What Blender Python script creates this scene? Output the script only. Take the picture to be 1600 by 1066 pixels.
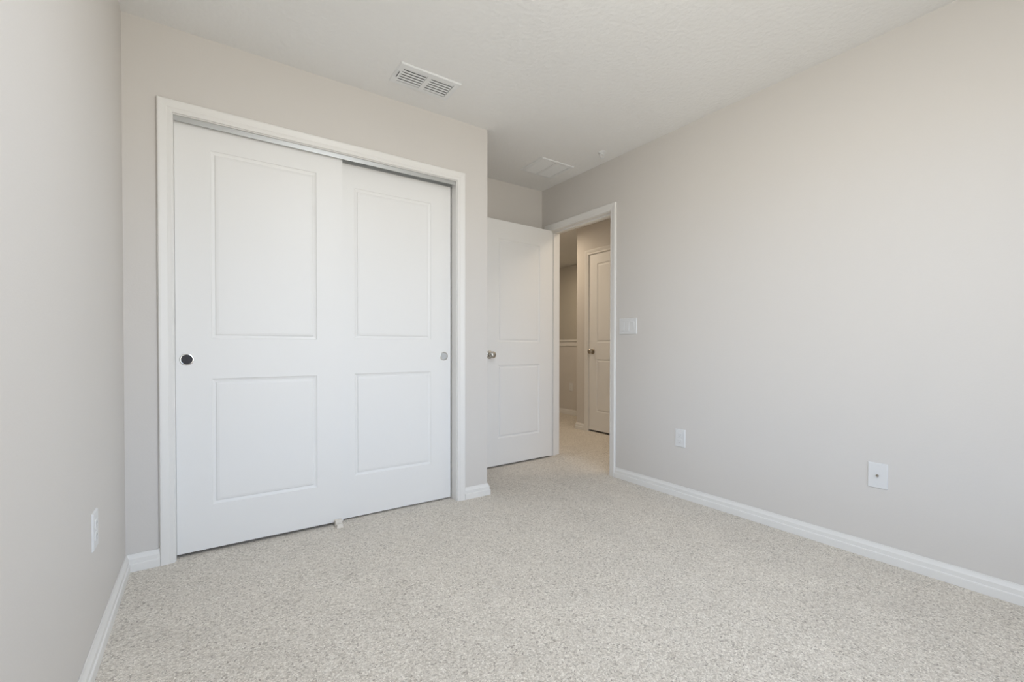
import bpy, bmesh, math
from mathutils import Matrix, Vector

for o in list(bpy.data.objects):
    bpy.data.objects.remove(o)
SC = bpy.context.scene
COL = SC.collection

# ------------------------------------------------------------------ camera
YAW, PITCH, ROLL = 0.6032536, -0.0121011, 0.0016378
cy, sy, cp, sp = math.cos(YAW), math.sin(YAW), math.cos(PITCH), math.sin(PITCH)
F = Vector((sy*cp, cy*cp, sp)); R0 = Vector((cy, -sy, 0)); U0 = R0.cross(F)
cr, sr = math.cos(ROLL), math.sin(ROLL)
RV = cr*R0 + sr*U0; UV = -sr*R0 + cr*U0
cam = bpy.data.cameras.new('camera'); co = bpy.data.objects.new('camera', cam); COL.objects.link(co)
cam.sensor_fit = 'HORIZONTAL'; cam.sensor_width = 36
cam.lens = 697.9694*36/1600; cam.shift_y = 19.126/1600; cam.clip_start = 0.02
m = Matrix((RV, UV, -F)).transposed().to_4x4(); m.translation = (0.289023, -2.563601, 0.987426)
co.matrix_world = m
SC.camera = co

# ------------------------------------------------------------------ light and exposure
SC.view_settings.view_transform = 'Standard'; SC.view_settings.look = 'None'
SC.view_settings.gamma = 1; SC.view_settings.use_curve_mapping = False
SC.view_settings.exposure = 0.2

# room dimensions (metres)
H = 2.44            # ceiling
W1 = 1.853          # outside corner of the closet wall
W2 = 2.880          # right wall
D2 = 0.710          # back wall of the entry nook
YF = -3.55          # wall behind the camera
WT = 0.115          # wall thickness
CL, CR, CT = 0.178, 1.621, 2.052   # closet opening
EA, EB, ET = -0.145, 0.598, 2.042  # entry opening in the right wall
W3 = 4.05; Y3 = 1.495              # hall wall with the far door, and its outside corner
W4 = 4.745; W5 = 5.63              # half wall by the stairs, wall beyond it
YH = 4.3; YS = -1.6                # ends of the hall
LY0, LY1 = -3.25, -2.20                       # added window in the left wall, behind the picture's edge
WX0, WX1, WZ0, WZ1 = 0.45, 2.30, 0.40, 2.05   # window behind the camera

# daylight through the window (ground, low sky, high sky), the ceiling lamp, the hall lamp and added fills, as linear RGB
GROUND = (4.15, 3.92, 3.45)
SKY_LOW = (3.85, 4.6, 5.75)
SKY_HIGH = (1.1, 1.4, 2.0)
LAMP = (0.22, 0.225, 0.22)
HALL = (1.72, 1.42, 1.07)
DOWN = (0.22, 0.24, 0.27)
STAIR = (2.1, 1.7, 1.12)

world = bpy.data.worlds.new('daylight'); SC.world = world; world.use_nodes = True
nt = world.node_tree; nt.nodes.clear()
tc = nt.nodes.new('ShaderNodeTexCoord'); sep = nt.nodes.new('ShaderNodeSeparateXYZ')
rmp = nt.nodes.new('ShaderNodeValToRGB'); bg = nt.nodes.new('ShaderNodeBackground'); wo = nt.nodes.new('ShaderNodeOutputWorld')
mr = nt.nodes.new('ShaderNodeMapRange'); mr.inputs[1].default_value = -1; mr.inputs[2].default_value = 1
nt.links.new(tc.outputs['Generated'], sep.inputs[0]); nt.links.new(sep.outputs[2], mr.inputs[0])
nt.links.new(mr.outputs[0], rmp.inputs[0]); nt.links.new(rmp.outputs[0], bg.inputs[0]); nt.links.new(bg.outputs[0], wo.inputs[0])
SMAX = max(GROUND+SKY_LOW+SKY_HIGH+(1e-6,))
nrm = lambda c: tuple(v/SMAX for v in c)+(1,)
e = rmp.color_ramp.elements
e[0].position = 0.48; e[0].color = nrm(GROUND)
e[1].position = 0.75; e[1].color = nrm(SKY_HIGH)
for pos, c in ((0.52, SKY_LOW), (0.66, SKY_LOW)):
    k = e.new(pos); k.color = nrm(c)
bg.inputs[1].default_value = SMAX

def lamp_light(name, kind, loc, rgb, watts, size):
    l = bpy.data.lights.new(name, kind); mx = max(rgb+(1e-6,))
    l.energy = watts*mx; l.color = tuple(v/mx for v in rgb)
    if kind == 'AREA': l.shape = 'DISK'; l.size = size
    else: l.shadow_soft_size = size
    o = bpy.data.objects.new(name, l); COL.objects.link(o); o.location = loc
    return o
for loc, rot, w in ((((WX0+WX1)/2, YF-WT-0.01, (WZ0+WZ1)/2), (math.radians(90), 0, 0), WX1-WX0), ((-WT-0.01, (LY0+LY1)/2, (WZ0+WZ1)/2), (math.radians(90), 0, -math.radians(90)), LY1-LY0)):
    pl = bpy.data.lights.new('window_portal', 'AREA'); pl.shape = 'RECTANGLE'; pl.size = w; pl.size_y = WZ1-WZ0; pl.cycles.is_portal = True
    po = bpy.data.objects.new('window_portal', pl); COL.objects.link(po); po.location = loc; po.rotation_euler = rot
lamp_light('ceiling_lamp_light', 'POINT', (1.15, -1.90, 2.22), LAMP, 40, 0.11)
lamp_light('ceiling_lamp_down', 'AREA', (1.15, -1.90, 2.36), DOWN, 40, 0.35)
sl = lamp_light('stair_wall_fill', 'SPOT', (4.98, 1.75, H-0.08), STAIR, 26, 0.06)  # unseen spot added to brighten the wall beyond the half wall
sl.data.spot_size = math.radians(75); sl.data.spot_blend = 1.0
sl.rotation_euler = (Vector((5.63, 3.25, 1.35))-Vector(sl.location)).to_track_quat('-Z', 'Y').to_euler()
lamp_light('nook_fill_light', 'AREA', (3.5, -0.45, H-0.05), HALL, 4.2, 0.45)  # unseen extra light added to lift the entry door and nook
lamp_light('hall_lamp_light', 'AREA', (3.55, 1.95, H-0.05), HALL, 5.5, 0.45)

# ------------------------------------------------------------------ materials
def new_mat(name):
    mt = bpy.data.materials.new(name); mt.use_nodes = True
    return mt, mt.node_tree, mt.node_tree.nodes['Principled BSDF']

def paint(name, col, rough, bscale=0, bdist=0, bstr=0.3, spec=0.5, detail=3):
    mt, t, b = new_mat(name)
    b.inputs['Base Color'].default_value = (*col, 1); b.inputs['Roughness'].default_value = rough
    b.inputs['Specular IOR Level'].default_value = spec
    tcn = t.nodes.new('ShaderNodeTexCoord')
    n = t.nodes.new('ShaderNodeTexNoise'); n.inputs['Scale'].default_value = bscale or 40; n.inputs['Detail'].default_value = detail
    t.links.new(tcn.outputs['Object'], n.inputs['Vector'])
    if bscale:
        bp = t.nodes.new('ShaderNodeBump'); bp.inputs['Strength'].default_value = bstr; bp.inputs['Distance'].default_value = bdist
        t.links.new(n.outputs['Fac'], bp.inputs['Height']); t.links.new(bp.outputs['Normal'], b.inputs['Normal'])
    return mt

def metal(name, col, rough):
    mt, t, b = new_mat(name)
    b.inputs['Base Color'].default_value = (*col, 1); b.inputs['Metallic'].default_value = 1
    tcn = t.nodes.new('ShaderNodeTexCoord'); n = t.nodes.new('ShaderNodeTexNoise'); n.inputs['Scale'].default_value = 60
    mrn = t.nodes.new('ShaderNodeMapRange'); mrn.inputs[3].default_value = rough*0.85; mrn.inputs[4].default_value = rough*1.15
    t.links.new(tcn.outputs['Object'], n.inputs['Vector']); t.links.new(n.outputs['Fac'], mrn.inputs[0]); t.links.new(mrn.outputs[0], b.inputs['Roughness'])
    return mt

M_WALL = paint('warm_grey_wall_paint', (0.702, 0.672, 0.637), 0.55, 130, 0.0012, 0.25, 0.3)
M_CEIL = paint('flat_white_ceiling_texture', (0.88, 0.875, 0.86), 0.9, 45, 0.005, 0.6, 0.15, 5)
M_TRIM = paint('white_semigloss_trim', (0.84, 0.827, 0.80), 0.38)
M_DOOR = paint('white_semigloss_door', (0.87, 0.865, 0.85), 0.42, 90, 0.0006, 0.15)
M_PLATE = paint('white_plastic', (0.76, 0.76, 0.755), 0.35)
M_GRILLE = paint('white_enamelled_metal', (0.84, 0.85, 0.85), 0.4)
M_DARK = paint('grey_duct', (0.05, 0.05, 0.053), 0.8)
M_SLOT = paint('dark_slot', (0.05, 0.05, 0.05), 0.6)
M_HOLE = paint('shaded_receptacle_slots', (0.42, 0.42, 0.42), 0.6)
M_NICKEL = metal('satin_nickel', (0.55, 0.53, 0.49), 0.28)
M_BRONZE = metal('worn_dark_nickel', (0.42, 0.385, 0.33), 0.25)
M_CHROME = metal('polished_chrome', (0.80, 0.80, 0.80), 0.12)
M_CUPREFL = metal('chrome_dark_reflection', (0.085, 0.085, 0.095), 0.18)  # dark reflection in the chrome cup is put into its metal colour
M_FILM = metal('brushed_satin_steel', (0.56, 0.57, 0.57), 0.42)
M_TRACK = metal('galvanised_track', (0.60, 0.61, 0.61), 0.38)
M_GUIDE = paint('ivory_nylon', (0.82, 0.77, 0.70), 0.5)

def carpet():
    mt, t, b = new_mat('speckled_beige_carpet')
    L = t.links.new
    tcn = t.nodes.new('ShaderNodeTexCoord')
    def noise(s, d, r=0.5):
        n = t.nodes.new('ShaderNodeTexNoise'); n.inputs['Scale'].default_value = s; n.inputs['Detail'].default_value = d; n.inputs['Roughness'].default_value = r
        L(tcn.outputs['Object'], n.inputs['Vector']); return n
    def ramp(sock, *stops):
        r = t.nodes.new('ShaderNodeValToRGB'); el = r.color_ramp.elements
        el[0].position, el[0].color = stops[0][0], (*stops[0][1], 1); el[1].position, el[1].color = stops[-1][0], (*stops[-1][1], 1)
        for p, c in stops[1:-1]:
            k = el.new(p); k.color = (*c, 1)
        L(sock, r.inputs[0]); return r.outputs[0]
    def mul(a, c):
        x = t.nodes.new('ShaderNodeMix'); x.data_type = 'RGBA'; x.blend_type = 'MULTIPLY'; x.inputs[0].default_value = 1
        L(a, x.inputs[6]); L(c, x.inputs[7]); return x.outputs[2]
    # twisted tufts: each cell its own yarn tone, darker between the tufts
    wob = noise(160, 2); mixv = t.nodes.new('ShaderNodeMix'); mixv.data_type = 'VECTOR'; mixv.inputs[0].default_value = 0.012
    L(tcn.outputs['Object'], mixv.inputs[4]); L(wob.outputs['Color'], mixv.inputs[5])
    vo = t.nodes.new('ShaderNodeTexVoronoi'); vo.inputs['Scale'].default_value = 200
    L(mixv.outputs[1], vo.inputs['Vector'])
    sx = t.nodes.new('ShaderNodeSeparateColor'); L(vo.outputs['Color'], sx.inputs[0])
    tone = ramp(sx.outputs[0], (0.0, CARPET_A), (0.10, CARPET_B), (0.45, CARPET_C), (0.8, CARPET_D), (1.0, CARPET_E))
    gap = ramp(vo.outputs['Distance'], (0.25, (1.05, 1.05, 1.05)), (0.75, (0.80, 0.79, 0.78)))
    patch = ramp(noise(5, 3).outputs['Fac'], (0.35, (0.97, 0.97, 0.97)), (0.65, (1.03, 1.03, 1.03)))
    L(mul(mul(tone, gap), patch), b.inputs['Base Color'])
    b.inputs['Roughness'].default_value = 0.95; b.inputs['Specular IOR Level'].default_value = 0.05
    b.inputs['Sheen Weight'].default_value = 0.15
    inv = t.nodes.new('ShaderNodeMath'); inv.operation = 'SUBTRACT'; inv.inputs[0].default_value = 1; L(vo.outputs['Distance'], inv.inputs[1])
    bp = t.nodes.new('ShaderNodeBump'); bp.inputs['Strength'].default_value = 0.45; bp.inputs['Distance'].default_value = 0.004
    L(inv.outputs[0], bp.inputs['Height']); L(bp.outputs['Normal'], b.inputs['Normal'])
    return mt
CARPET_A, CARPET_B, CARPET_C, CARPET_D, CARPET_E = (0.40, 0.36, 0.31), (0.645, 0.59, 0.515), (0.775, 0.72, 0.64), (0.85, 0.80, 0.72), (0.95, 0.905, 0.825)
M_CARPET = carpet()

def glass():
    mt, t, b = new_mat('window_glass'); t.nodes.remove(b)
    o = t.nodes['Material Output']; tr = t.nodes.new('ShaderNodeBsdfTransparent'); gl = t.nodes.new('ShaderNodeBsdfGlossy')
    gl.inputs['Roughness'].default_value = 0.02
    fr = t.nodes.new('ShaderNodeFresnel'); mx = t.nodes.new('ShaderNodeMixShader')
    t.links.new(fr.outputs[0], mx.inputs[0]); t.links.new(tr.outputs[0], mx.inputs[1]); t.links.new(gl.outputs[0], mx.inputs[2]); t.links.new(mx.outputs[0], o.inputs[0])
    return mt
M_GLASS = glass()

# ------------------------------------------------------------------ helpers
def obj(name, bm, mat, parent=None, smooth=False, bevel=0):
    bmesh.ops.recalc_face_normals(bm, faces=bm.faces)
    me = bpy.data.meshes.new(name); bm.to_mesh(me); bm.free()
    me.materials.append(mat)
    if smooth:
        for p in me.polygons: p.use_smooth = True
        me.set_sharp_from_angle(angle=math.radians(35))
    o = bpy.data.objects.new(name, me); COL.objects.link(o)
    if parent: o.parent = parent
    if bevel:
        md = o.modifiers.new('bevel', 'BEVEL'); md.width = bevel; md.segments = 3; md.limit_method = 'ANGLE'
    return o

def struct(o, label, cat):
    o['kind'] = 'structure'; o['label'] = label; o['category'] = cat
    return o

def thing(name, label, cat, loc, rz=0, group=None):
    o = bpy.data.objects.new(name, None); COL.objects.link(o); o.empty_display_size = 0.05
    o.location = loc; o.rotation_euler = (0, 0, rz); o['label'] = label; o['category'] = cat
    if group: o['group'] = group
    return o

def box(bm, x0, y0, z0, x1, y1, z1):
    v = [bm.verts.new((x, y, z)) for x in (x0, x1) for y in (y0, y1) for z in (z0, z1)]
    for f in ((0, 1, 3, 2), (4, 6, 7, 5), (0, 4, 5, 1), (2, 3, 7, 6), (0, 2, 6, 4), (1, 5, 7, 3)):
        bm.faces.new([v[i] for i in f])
    return v

def boxes(*bs):
    bm = bmesh.new()
    for b in bs: box(bm, *b)
    return bm

def sweep(bm, path, n, prof):
    """mitred sweep of prof [(a, b)]: a across (n x tangent), b along n; closed ends"""
    n = Vector(n); P = [Vector(p) for p in path]; rings = []
    for i, p in enumerate(P):
        t0 = (P[i]-P[i-1]).normalized() if i else None
        t1 = (P[i+1]-P[i]).normalized() if i < len(P)-1 else None
        s0 = n.cross(t0) if t0 else None; s1 = n.cross(t1) if t1 else None
        if s0 is None: mv = s1
        elif s1 is None: mv = s0
        else:
            mv = (s0+s1); mv = mv/(mv.dot(s0))
        rings.append([bm.verts.new(p + mv*a + n*b) for a, b in prof])
    k = len(prof)
    for r0, r1 in zip(rings, rings[1:]):
        for j in range(k):
            bm.faces.new((r0[j], r0[(j+1) % k], r1[(j+1) % k], r1[j]))
    bm.faces.new(rings[0]); bm.faces.new(rings[-1][::-1])
    return bm

def lathe(bm, prof, axis='Y', seg=32, c=(0, 0, 0)):
    """prof [(r, d)]: radius and distance along -axis direction"""
    rings = []
    for r, d in prof:
        ring = []
        for i in range(seg):
            a = 2*math.pi*i/seg; u, v = r*math.cos(a), r*math.sin(a)
            p = {'Y': (u, -d, v), 'Z': (u, v, -d)}[axis]
            ring.append(bm.verts.new((p[0]+c[0], p[1]+c[1], p[2]+c[2])))
        rings.append(ring)
    for a, b in zip(rings, rings[1:]):
        for i in range(seg):
            bm.faces.new((a[i], a[(i+1) % seg], b[(i+1) % seg], b[i]))
    bm.faces.new(rings[0]); bm.faces.new(rings[-1][::-1])
    return bm

GROOVE = [(0, 0), (0.0025, 0.0035), (0.0125, 0.0068), (0.0165, 0.0072), (0.0195, 0.0022), (0.030, 0.0006)]
def leaf(w, h, t, panels, both=True):
    """moulded two-panel door: x 0..w, y 0..t (front at y = 0), z 0..h"""
    bm = bmesh.new()
    xs = sorted({0, w} | {p[0] for p in panels} | {p[1] for p in panels})
    zs = sorted({0, h} | {p[2] for p in panels} | {p[3] for p in panels})
    for y, s in ((0, 1), (t, -1)):
        for i in range(len(xs)-1):
            for j in range(len(zs)-1):
                x0, x1, z0, z1 = xs[i], xs[i+1], zs[j], zs[j+1]
                if (s == 1 or both) and any(p[0] <= x0 and x1 <= p[1] and p[2] <= z0 and z1 <= p[3] for p in panels):
                    last = None
                    for ins, d in GROOVE:
                        ring = [bm.verts.new((a, y+s*d, b)) for a, b in ((x0+ins, z0+ins), (x1-ins, z0+ins), (x1-ins, z1-ins), (x0+ins, z1-ins))]
                        if last:
                            for q in range(4): bm.faces.new((last[q], last[(q+1) % 4], ring[(q+1) % 4], ring[q]))
                        last = ring
                    bm.faces.new(last)
                else:
                    bm.faces.new([bm.verts.new((a, y, b)) for a, b in ((x0, z0), (x1, z0), (x1, z1), (x0, z1))])
    for j in range(len(zs)-1):
        for x in (0, w):
            bm.faces.new([bm.verts.new(p) for p in ((x, 0, zs[j]), (x, t, zs[j]), (x, t, zs[j+1]), (x, 0, zs[j+1]))])
    for i in range(len(xs)-1):
        for z in (0, h):
            bm.faces.new([bm.verts.new(p) for p in ((xs[i], 0, z), (xs[i], t, z), (xs[i+1], t, z), (xs[i+1], 0, z))])
    bmesh.ops.remove_doubles(bm, verts=bm.verts, dist=1e-5)
    return bm

# ------------------------------------------------------------------ setting: shell
X0, X1, Y0, Y1 = -WT, W5+WT, YF-WT, YH+WT
struct(obj('floor', boxes((X0, Y0, -0.1, W4+WT, Y1, 0), (W4+WT, Y0, -0.1, X1, Y3, 0), (W4+WT, Y3, -1.6, X1, Y1, -1.5)), M_CARPET), 'speckled beige carpet running from the bedroom into the hall', 'floor')
struct(obj('ceiling', boxes((X0, Y0, H, X1, Y1, H+0.1)), M_CEIL), 'flat white lightly textured ceiling over bedroom and hall', 'ceiling')
struct(obj('wall_left', boxes((-WT, Y0, 0, 0, LY0, H), (-WT, LY1, 0, 0, D2+WT, H), (-WT, LY0, 0, 0, LY1, WZ0), (-WT, LY0, WZ1, 0, LY1, H)), M_WALL), 'pale grey wall at the left edge of the picture', 'wall')
JT = 0.018
struct(obj('wall_closet', boxes((0, 0, 0, CL-JT, WT, H), (CR+JT, 0, 0, W1, WT, H), (CL-JT, 0, CT+JT, CR+JT, WT, H)), M_WALL),
       'warm grey wall around the wide closet opening', 'wall')
struct(obj('wall_nook', boxes((W1-WT, WT, 0, W1, D2, H)), M_WALL), 'side wall of the closet turning back into the entry nook', 'wall')
struct(obj('wall_back', boxes((0, D2, 0, W2, D2+WT, H)), M_WALL), 'grey wall behind and above the open bedroom door', 'wall')
struct(obj('wall_right', boxes((W2, Y0, 0, W2+WT, EA-JT, H), (W2, EB+JT, 0, W2+WT, Y1, H), (W2, EA-JT, ET+JT, W2+WT, EB+JT, H)), M_WALL),
       'long grey wall with the doorway, switches and two wall plates', 'wall')
struct(obj('wall_front', boxes((0, YF-WT, 0, WX0, YF, H), (WX1, YF-WT, 0, W2, YF, H), (WX0, YF-WT, 0, WX1, YF, WZ0), (WX0, YF-WT, WZ1, WX1, YF, H)), M_WALL),
       'window wall behind the camera', 'wall')
struct(obj('wall_hall', boxes((W3, YS, 0, W3+WT, 0.506, H), (W3, 1.308, 0, W3+WT, Y3, H), (W3, 0.506, 2.10, W3+WT, 1.308, H)), M_WALL), 'beige hall wall around the far panelled door', 'wall')
struct(obj('wall_hall_return', boxes((W3+WT, Y3-WT, 0, W5, Y3, H), (W4+WT, Y3-WT, -1.5, W5, Y3, 0)), M_WALL), 'short wall turning the corner past the hall door', 'wall')
struct(obj('wall_half', boxes((W4, Y3, 0, W4+WT, YH, 1.085), (W4+WT-0.02, Y3, -1.5, W4+WT, YH, 0)), M_WALL), 'half height beige wall beside the stairs in the hall', 'wall')
struct(obj('wall_stair', boxes((W5, YS, -1.5, W5+WT, YH, H)), M_WALL), 'shaded wall beyond the half wall in the hall', 'wall')
struct(obj('wall_hall_end', boxes((W2+WT, YH, 0, W5+WT, YH+WT, H), (W4+WT, YH, -1.5, W5+WT, YH+WT, 0)), M_WALL), 'end wall of the hall', 'wall')
struct(obj('wall_hall_start', boxes((W2+WT, YS-WT, 0, W5+WT, YS, H)), M_WALL), 'near end wall of the hall', 'wall')

# windows outside the picture
def window(name, label, w, loc, rz):
    """local: x 0..w along the wall, outside is -y, z 0..h"""
    h = WZ1-WZ0; bm = bmesh.new()
    for b in ((0, -0.09, 0, 0.05, -0.03, h), (w-0.05, -0.09, 0, w, -0.03, h), (0.05, -0.09, 0, w-0.05, -0.03, 0.05),
              (0.05, -0.09, h-0.05, w-0.05, -0.03, h), (0.05, -0.085, h/2-0.02, w-0.05, -0.04, h/2+0.02)): box(bm, *b)
    o = struct(obj(name, bm, M_TRIM), label, 'window'); o.location = loc; o.rotation_euler = (0, 0, rz)
    obj('window_pane', boxes((0.05, -0.064, 0.05, w-0.05, -0.060, h-0.05)), M_GLASS, o)
window('window_1', 'white framed window in the wall behind the camera', WX1-WX0, (WX0, YF, WZ0), 0)
window('added_side_window', 'white framed unseen window added in the left wall to light the right wall', LY1-LY0, (0, LY1, WZ0), -math.pi/2)  # added out of view, brings side light onto the right wall

# ------------------------------------------------------------------ baseboards
BASE = [(0, 0), (0.0165, 0), (0.0165, 0.033), (0.0155, 0.0355), (0.0118, 0.0372), (0.0118, 0.056), (0.0085, 0.062), (0.0055, 0.070), (0.0045, 0.076), (0, 0.076)]
def baseboard(name, label, path):
    struct(obj(name, sweep(bmesh.new(), path, (0, 0, 1), BASE), M_TRIM), label, 'baseboard')
CW = 0.055; RV_ = 0.004     # casing width and reveal
E = 0.0005
baseboard('baseboard_left', 'white baseboard along the left wall and into the corner by the closet',
          [(CL-RV_-CW, -E, 0), (E, -E, 0), (E, YF+E, 0)][::1])
baseboard('baseboard_closet', 'short white baseboard beside the closet wrapping the outside corner',
          [(W2-E, D2-E, 0), (W1+E, D2-E, 0), (W1+E, -E, 0), (CR+RV_+CW, -E, 0)])
baseboard('baseboard_right', 'long white baseboard along the right wall', [(W2-E, YF+E, 0), (W2-E, EA-RV_-CW, 0)])
baseboard('baseboard_hall', 'beige lit baseboard at the corner beside the hall door',
          [(W3-E, 1.293+CW, 0), (W3-E, Y3+E, 0), (W4-E, Y3+E, 0), (W4-E, YH-E, 0)])
baseboard('baseboard_hall_near', 'baseboard along the hall wall before the far door', [(W3-E, YS+E, 0), (W3-E, 0.521-CW, 0)])

# ------------------------------------------------------------------ casings and jambs
CASE = [(0, 0), (0, 0.008), (0.005, 0.0105), (0.018, 0.0105), (0.021, 0.0125), (0.044, 0.0165), (0.051, 0.0165), (CW, 0.012), (CW, 0)]
def casing(bm, pts, n, flip=False):
    prof = [(-a, b) for a, b in CASE] if flip else CASE
    return sweep(bm, pts, n, prof)
# closet
a, b_, c = CL-RV_, CR+RV_, CT+RV_
o = struct(obj('trim_1', casing(bmesh.new(), [(a, -E, 0), (a, -E, c), (b_, -E, c), (b_, -E, 0)], (0, -1, 0)), M_TRIM), 'white moulded casing framing the wide closet opening', 'door trim')
obj('jamb', boxes((CL-JT, 0, 0, CL, WT, CT+JT), (CR, 0, 0, CR+JT, WT, CT+JT), (CL, 0, CT, CR, WT, CT+JT)), M_TRIM, o)
# entry
a, b_, c = EA-RV_, EB+RV_, ET+RV_
o = struct(obj('trim_2', casing(bmesh.new(), [(W2-E, b_, 0), (W2-E, b_, c), (W2-E, a, c), (W2-E, a, 0)], (-1, 0, 0)), M_TRIM), 'white casing and jamb framing the bedroom doorway', 'door trim')
x0, x1 = W2, W2+WT
obj('jamb', boxes((x0, EA-JT, 0, x1, EA, ET+JT), (x0, EB, 0, x1, EB+JT, ET+JT), (x0, EA, ET, x1, EB, ET+JT)), M_TRIM, o)
obj('door_stop', boxes((x0+0.040, EA, 0, x0+0.072, EA+0.011, ET), (x0+0.040, EB-0.011, 0, x0+0.072, EB, ET), (x0+0.040, EA+0.011, ET-0.011, x0+0.072, EB-0.011, ET)), M_TRIM, o)
obj('hall_casing', casing(bmesh.new(), [(x1+E, a, 0), (x1+E, a, c), (x1+E, b_, c), (x1+E, b_, 0)], (1, 0, 0)), M_TRIM, o)
# hall door
HA, HB, HT = 0.526, 1.288, 2.085
o = struct(obj('trim_3', casing(bmesh.new(), [(W3-E, HB+RV_, 0), (W3-E, HB+RV_, HT+RV_), (W3-E, HA-RV_, HT+RV_), (W3-E, HA-RV_, 0)], (-1, 0, 0)), M_TRIM), 'casing around the closed door across the hall', 'door trim')
obj('jamb', boxes((W3, HA-0.020, 0, W3+WT, HA, HT+0.015), (W3, HB, 0, W3+WT, HB+0.020, HT+0.015), (W3, HA, HT, W3+WT, HB, HT+0.015)), M_TRIM, o)
# half wall cap
bm = boxes((W4-0.03, Y3, 1.085, W4+WT+0.03, YH, 1.110), (W4-0.012, Y3, 1.015, W4, YH, 1.085))
struct(obj('trim_4', bm, M_TRIM, bevel=0.003), 'painted cap and apron board topping the half wall', 'wall cap')

# ------------------------------------------------------------------ doors
def knob(parent, x, y, z, mat, flip=False):
    s = -1 if flip else 1
    k = obj('knob', lathe(bmesh.new(), [(0.010, 0.006*s), (0.010, 0.026*s), (0.014, 0.031*s), (0.024, 0.038*s), (0.0275, 0.048*s), (0.0265, 0.058*s), (0.020, 0.065*s), (0.010, 0.068*s)]), mat, parent, True)
    k.location = (x, y, z)
    r = obj('rosette', lathe(bmesh.new(), [(0.033, 0.0), (0.033, 0.003*s), (0.029, 0.0065*s), (0.018, 0.0085*s), (0.011, 0.009*s)]), mat, k, True)
    return k

def pull(parent, x, z, cup_mat, ring_mat):
    r = obj('finger_pull', lathe(bmesh.new(), [(0.0275, 0.0005), (0.0275, 0.0022), (0.0255, 0.0032), (0.0225, 0.0028), (0.0215, 0.001)], seg=40), ring_mat, parent, True)
    r.location = (x, 0, z)
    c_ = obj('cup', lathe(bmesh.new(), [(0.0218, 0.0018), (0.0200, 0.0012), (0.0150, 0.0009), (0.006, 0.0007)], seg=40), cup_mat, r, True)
    return r

LW, LT = 0.748, 0.035
d1 = struct(obj('door_1', leaf(LW, 2.023, LT, [(0.139, 0.613, 0.210, 0.819), (0.139, 0.613, 1.013, 1.913)]), M_DOOR),
            'front white two-panel sliding closet door with dark round finger pull', 'closet door')
d1.location = (CL+0.001, 0.028, 0.017)
pull(d1, 0.042, 0.913, M_CUPREFL, M_CHROME).name = 'finger_pull'
d2 = struct(obj('door_2', leaf(LW, 2.028, LT, [(0.137, 0.611, 0.237, 0.827), (0.137, 0.611, 1.030, 1.892)]), M_DOOR),
            'rear white two-panel sliding closet door with pale steel finger pull', 'closet door')
d2.location = (CR-0.008-LW, 0.068, 0.010)
pull(d2, LW-0.047, 0.923, M_FILM, M_NICKEL)
d1.children[0]['label'] = 'dark round finger pull in a chrome ring'
d2.children[0]['label'] = 'pale satin steel round finger pull'

DW = 0.742
d3 = struct(obj('door_3', leaf(DW, 2.024, LT, [(0.150, 0.600, 0.222, 0.828), (0.150, 0.600, 1.020, 1.870)]), M_DOOR),
            'white two-panel bedroom door standing open against the nook wall', 'door')
SW = math.radians(2.4)      # opened slightly past square
d3.location = (2.872-DW*math.cos(SW), 0.5545-DW*math.sin(SW), 0.016); d3.rotation_euler = (0, 0, SW)
knob(d3, 0.064, 0, 0.915, M_NICKEL); knob(d3, 0.064, LT, 0.915, M_NICKEL, True)
for z in (0.215, 1.03, 1.80):
    bm = bmesh.new(); lathe(bm, [(0.0055, -0.045), (0.0055, 0.045)], 'Z', 16)
    box(bm, -0.028, 0.004, -0.044, -0.001, 0.0062, 0.044)
    hg = obj('hinge', bm, M_NICKEL, d3); hg.location = (DW+0.003, LT+0.004, z)
d4 = struct(obj('door_4', leaf(HB-HA-0.004, 2.061, LT, [(0.125, 0.631, 0.220, 0.835), (0.125, 0.631, 1.030, 1.950)]), M_DOOR),
            'closed two-panel door across the hall with a dark knob', 'door')
d4.location = (W3+0.004, HB-0.002, 0.022); d4.rotation_euler = (0, 0, -math.pi/2)
knob(d4, 0.060, 0, 0.925, M_BRONZE)

# closet track
t = thing('closet_door_track', 'grey metal track under the closet head above the sliding doors', 'door track', ((CL+CR)/2, 0.06, CT))
hw = (CR-CL)/2-0.001
t_bm = boxes((-hw, -0.049, -0.003, hw, 0.050, 0.0))
obj('track_channel', t_bm, M_TRACK, t)
obj('fascia', boxes((-hw, -0.051, -0.024, hw, -0.049, 0.0)), M_TRACK, t, bevel=0.0007)
obj('divider', boxes((-hw, 0.0035, -0.022, hw, 0.0055, -0.003)), M_TRACK, t)

# floor guide at the overlap of the sliding doors
g = thing('door_guide', 'small ivory plastic guide on the carpet under the sliding closet doors', 'door guide', (0.896, 0.0, 0.0))
obj('guide_base', boxes((-0.018, -0.031, 0, 0.018, 0.112, 0.006)), M_GUIDE, g, bevel=0.0015)
obj('guide_fin', boxes((-0.016, -0.030, 0.004, 0.016, -0.014, 0.019), (-0.018, -0.006, 0.006, 0.018, 0.022, 0.034)), M_GUIDE, g, bevel=0.0015)

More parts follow.
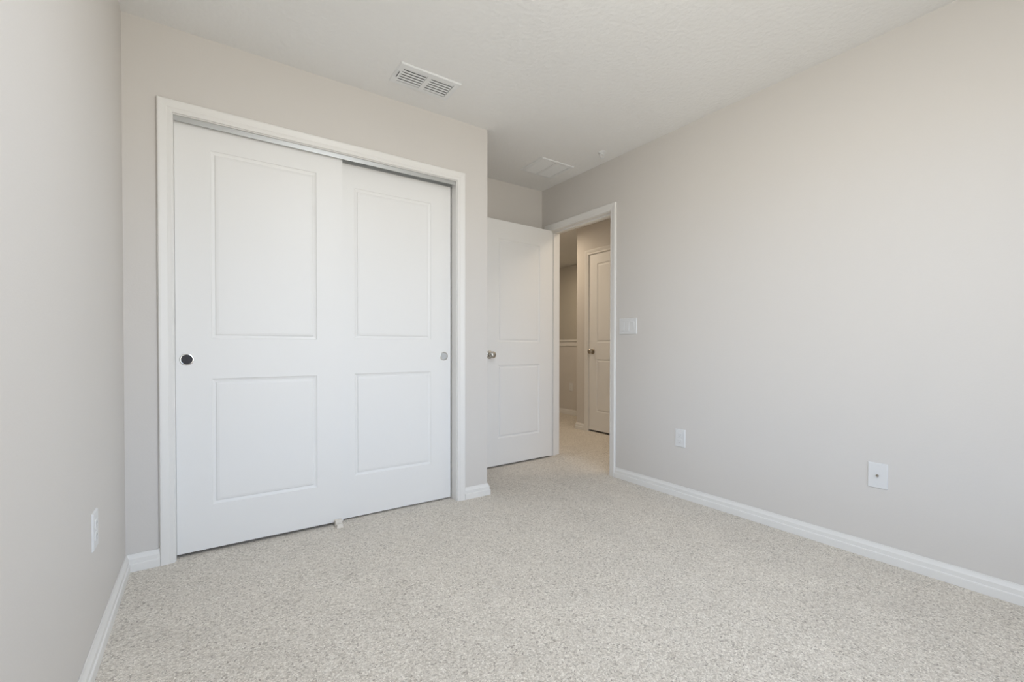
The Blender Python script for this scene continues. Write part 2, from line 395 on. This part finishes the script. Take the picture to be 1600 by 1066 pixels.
# ------------------------------------------------------------------ ceiling fittings
def register(name, label, cat, x0, x1, y0, y1, nsl, banks, lever, cover, rise, mat, dark):
    w, d = x1-x0, y1-y0
    t = thing(name, label, cat, ((x0+x1)/2, (y0+y1)/2, H))
    bw, bd = 0.030, 0.030 if lever else 0.022
    mid = 0.012
    bm = bmesh.new()
    # frame: bevelled ring plus the bars between the banks
    prof = [(0, 0), (0, 0.003), (0.006, 0.007), (bw, 0.007), (bw, 0)]
    hw_, hd = w/2, d/2
    out = [(-hw_, -hd), (hw_, -hd), (hw_, hd), (-hw_, hd)]
    rings = []
    for a_, h_ in ((0, 0), (0, 0.003), (1/6, 0.0075), (1, 0.0075), (1, 0.0)):
        rings.append([bm.verts.new((sx*(hw_-a_*bw), sy_*(hd-a_*bd), -h_)) for sx, sy_ in ((-1, -1), (1, -1), (1, 1), (-1, 1))])
    for r0, r1 in zip(rings, rings[1:]):
        for i in range(4): bm.faces.new((r0[i], r0[(i+1) % 4], r1[(i+1) % 4], r1[i]))
    iw, idp = hw_-bw, hd-bd
    step = 2*iw/banks
    for k in range(1, banks):
        xk = -iw+k*step
        box(bm, xk-mid, -idp, -0.0075, xk+mid, idp, -0.0005)
    obj('frame', bm, mat, t)
    obj('duct', boxes((-iw, -idp, -0.0012, iw, idp, -0.0004)), dark, t)
    for k in range(banks):
        bm = bmesh.new()
        xa, xb = -iw+k*step+(mid if k else 0.001), -iw+(k+1)*step-(mid if k < banks-1 else 0.001)
        pitch = 2*idp/nsl
        for j in range(nsl):
            yc = -idp+(j+0.5)*pitch
            dy, dz = pitch*cover/2, rise/2
            (ya, za), (yb, zb) = (yc-dy, -0.0045+dz), (yc+dy, -0.0045-dz)     # far edge of each blade hangs lower
            v = [bm.verts.new(p) for p in ((xa, ya, za), (xb, ya, za), (xb, yb, zb), (xa, yb, zb),
                                           (xa, ya, za+0.0008), (xb, ya, za+0.0008), (xb, yb, zb+0.0008), (xa, yb, zb+0.0008))]
            for f in ((0, 1, 2, 3), (7, 6, 5, 4), (0, 4, 5, 1), (1, 5, 6, 2), (2, 6, 7, 3), (3, 7, 4, 0)): bm.faces.new([v[i] for i in f])
        obj('louver', bm, mat, t)
    if lever:
        obj('damper_lever', boxes((-hw_+0.016, -0.022, -0.011, -hw_+0.018, 0.030, -0.0070)), M_SLOT, t)
    return t
register('air_vent', 'white two-bank louvered air vent on the ceiling above the closet', 'vent', 1.121, 1.464, -0.366, -0.172, 6, 2, True, 0.50, 0.0022, M_GRILLE, M_DARK)
register('return_grille', 'square pale return air grille on the ceiling of the entry nook', 'vent', 2.413, 2.738, 0.117, 0.408, 16, 2, False, 1.02, 0.0050, M_GRILLE, M_DARK)

s = thing('fire_sprinkler', 'tiny white sprinkler head on the ceiling near the right wall', 'sprinkler', (2.729, -0.198, H))
obj('escutcheon', lathe(bmesh.new(), [(0.030, 0.0), (0.030, 0.003), (0.020, 0.008), (0.010, 0.009)], 'Z', 24), M_GRILLE, s, True)
bm = bmesh.new()
lathe(bm, [(0.007, 0.008), (0.007, 0.016), (0.004, 0.018)], 'Z', 16)
box(bm, -0.0165, -0.002, -0.040, -0.0125, 0.002, -0.008); box(bm, 0.0125, -0.002, -0.040, 0.0165, 0.002, -0.008)
box(bm, -0.0165, -0.002, -0.043, 0.0165, 0.002, -0.039)
obj('yoke', bm, M_GRILLE, s)
obj('deflector', lathe(bmesh.new(), [(0.015, 0.043), (0.016, 0.044), (0.005, 0.046)], 'Z', 20), M_GRILLE, s, True)

# ------------------------------------------------------------------ wall plates (built facing -y, then turned)
def plate(name, label, cat, loc, rz, w, h):
    t = thing(name, label, cat, loc, rz)
    bm = bmesh.new(); box(bm, -w/2, -0.0055, -h/2, w/2, 0, h/2)
    for v in bm.verts:
        if v.co.y < -0.003: v.co.x *= 1-0.006/w; v.co.z *= 1-0.006/h
    obj('cover_plate', bm, M_PLATE, t, bevel=0.0012)
    return t
def screw(t, x, z):
    o = obj('screw', lathe(bmesh.new(), [(0.0032, 0.0050), (0.0032, 0.0062), (0.001, 0.0066)], seg=14), M_PLATE, t); o.location = (x, 0, z)
def duplex(t):
    for z in (-0.0195, 0.0195):
        bm = bmesh.new(); box(bm, -0.0165, -0.0075, -0.014, 0.0165, -0.003, 0.014)
        r = obj('receptacle', bm, M_PLATE, t, bevel=0.0035); r.location = (0, 0, z)
        s_ = boxes((-0.0075, -0.0079, -0.002, -0.0055, -0.0072, 0.006), (0.0055, -0.0079, -0.001, 0.0075, -0.0072, 0.006), (-0.002, -0.0079, -0.010, 0.002, -0.0072, -0.006))
        obj('slots', s_, M_HOLE, r)
    screw(t, 0, 0)
RW = -math.pi/2
t = plate('light_switch', 'white triple rocker switch plate on the wall beside the doorway', 'light switch', (W2, -0.321, 1.148), RW, 0.168, 0.119)
for k, tl in ((-1, 1), (0, 1), (1, -1)):
    obj('switch_frame', boxes((k*0.046-0.0172, -0.0062, -0.0345, k*0.046+0.0172, -0.004, 0.0345)), M_PLATE, t)
    bm = bmesh.new(); v = box(bm, k*0.046-0.0155, -0.0085, -0.0325, k*0.046+0.0155, -0.004, 0.0325)
    for q in bm.verts:
        if q.co.y < -0.006: q.co.y += -0.003*tl if q.co.z < 0 else 0.0018*tl
    obj('rocker', bm, M_PLATE, t, bevel=0.0008)
    screw(t, k*0.046, 0.048); screw(t, k*0.046, -0.048)
t = plate('wall_outlet', 'white duplex outlet low on the long wall, nearest the doorway', 'outlet', (W2, -0.768, 0.392), RW, 0.076, 0.119)
duplex(t)
t = plate('cable_outlet', 'white wall plate with a single metal cable jack', 'cable jack', (W2, -1.820, 0.393), RW, 0.077, 0.119)
obj('jack', lathe(bmesh.new(), [(0.0058, 0.005), (0.0058, 0.008), (0.0042, 0.008), (0.0042, 0.014), (0.002, 0.0142)], seg=18), M_BRONZE, t, True)
screw(t, 0, 0.042); screw(t, 0, -0.042)
t = plate('wall_outlet', 'white duplex outlet on the left wall near the closet corner', 'outlet', (0, -0.668, 0.413), math.pi/2, 0.076, 0.119)
duplex(t)
t = plate('wall_outlet', 'small outlet on the half wall seen through the doorway', 'outlet', (W4, 2.364, 0.412), RW, 0.072, 0.118)
duplex(t)
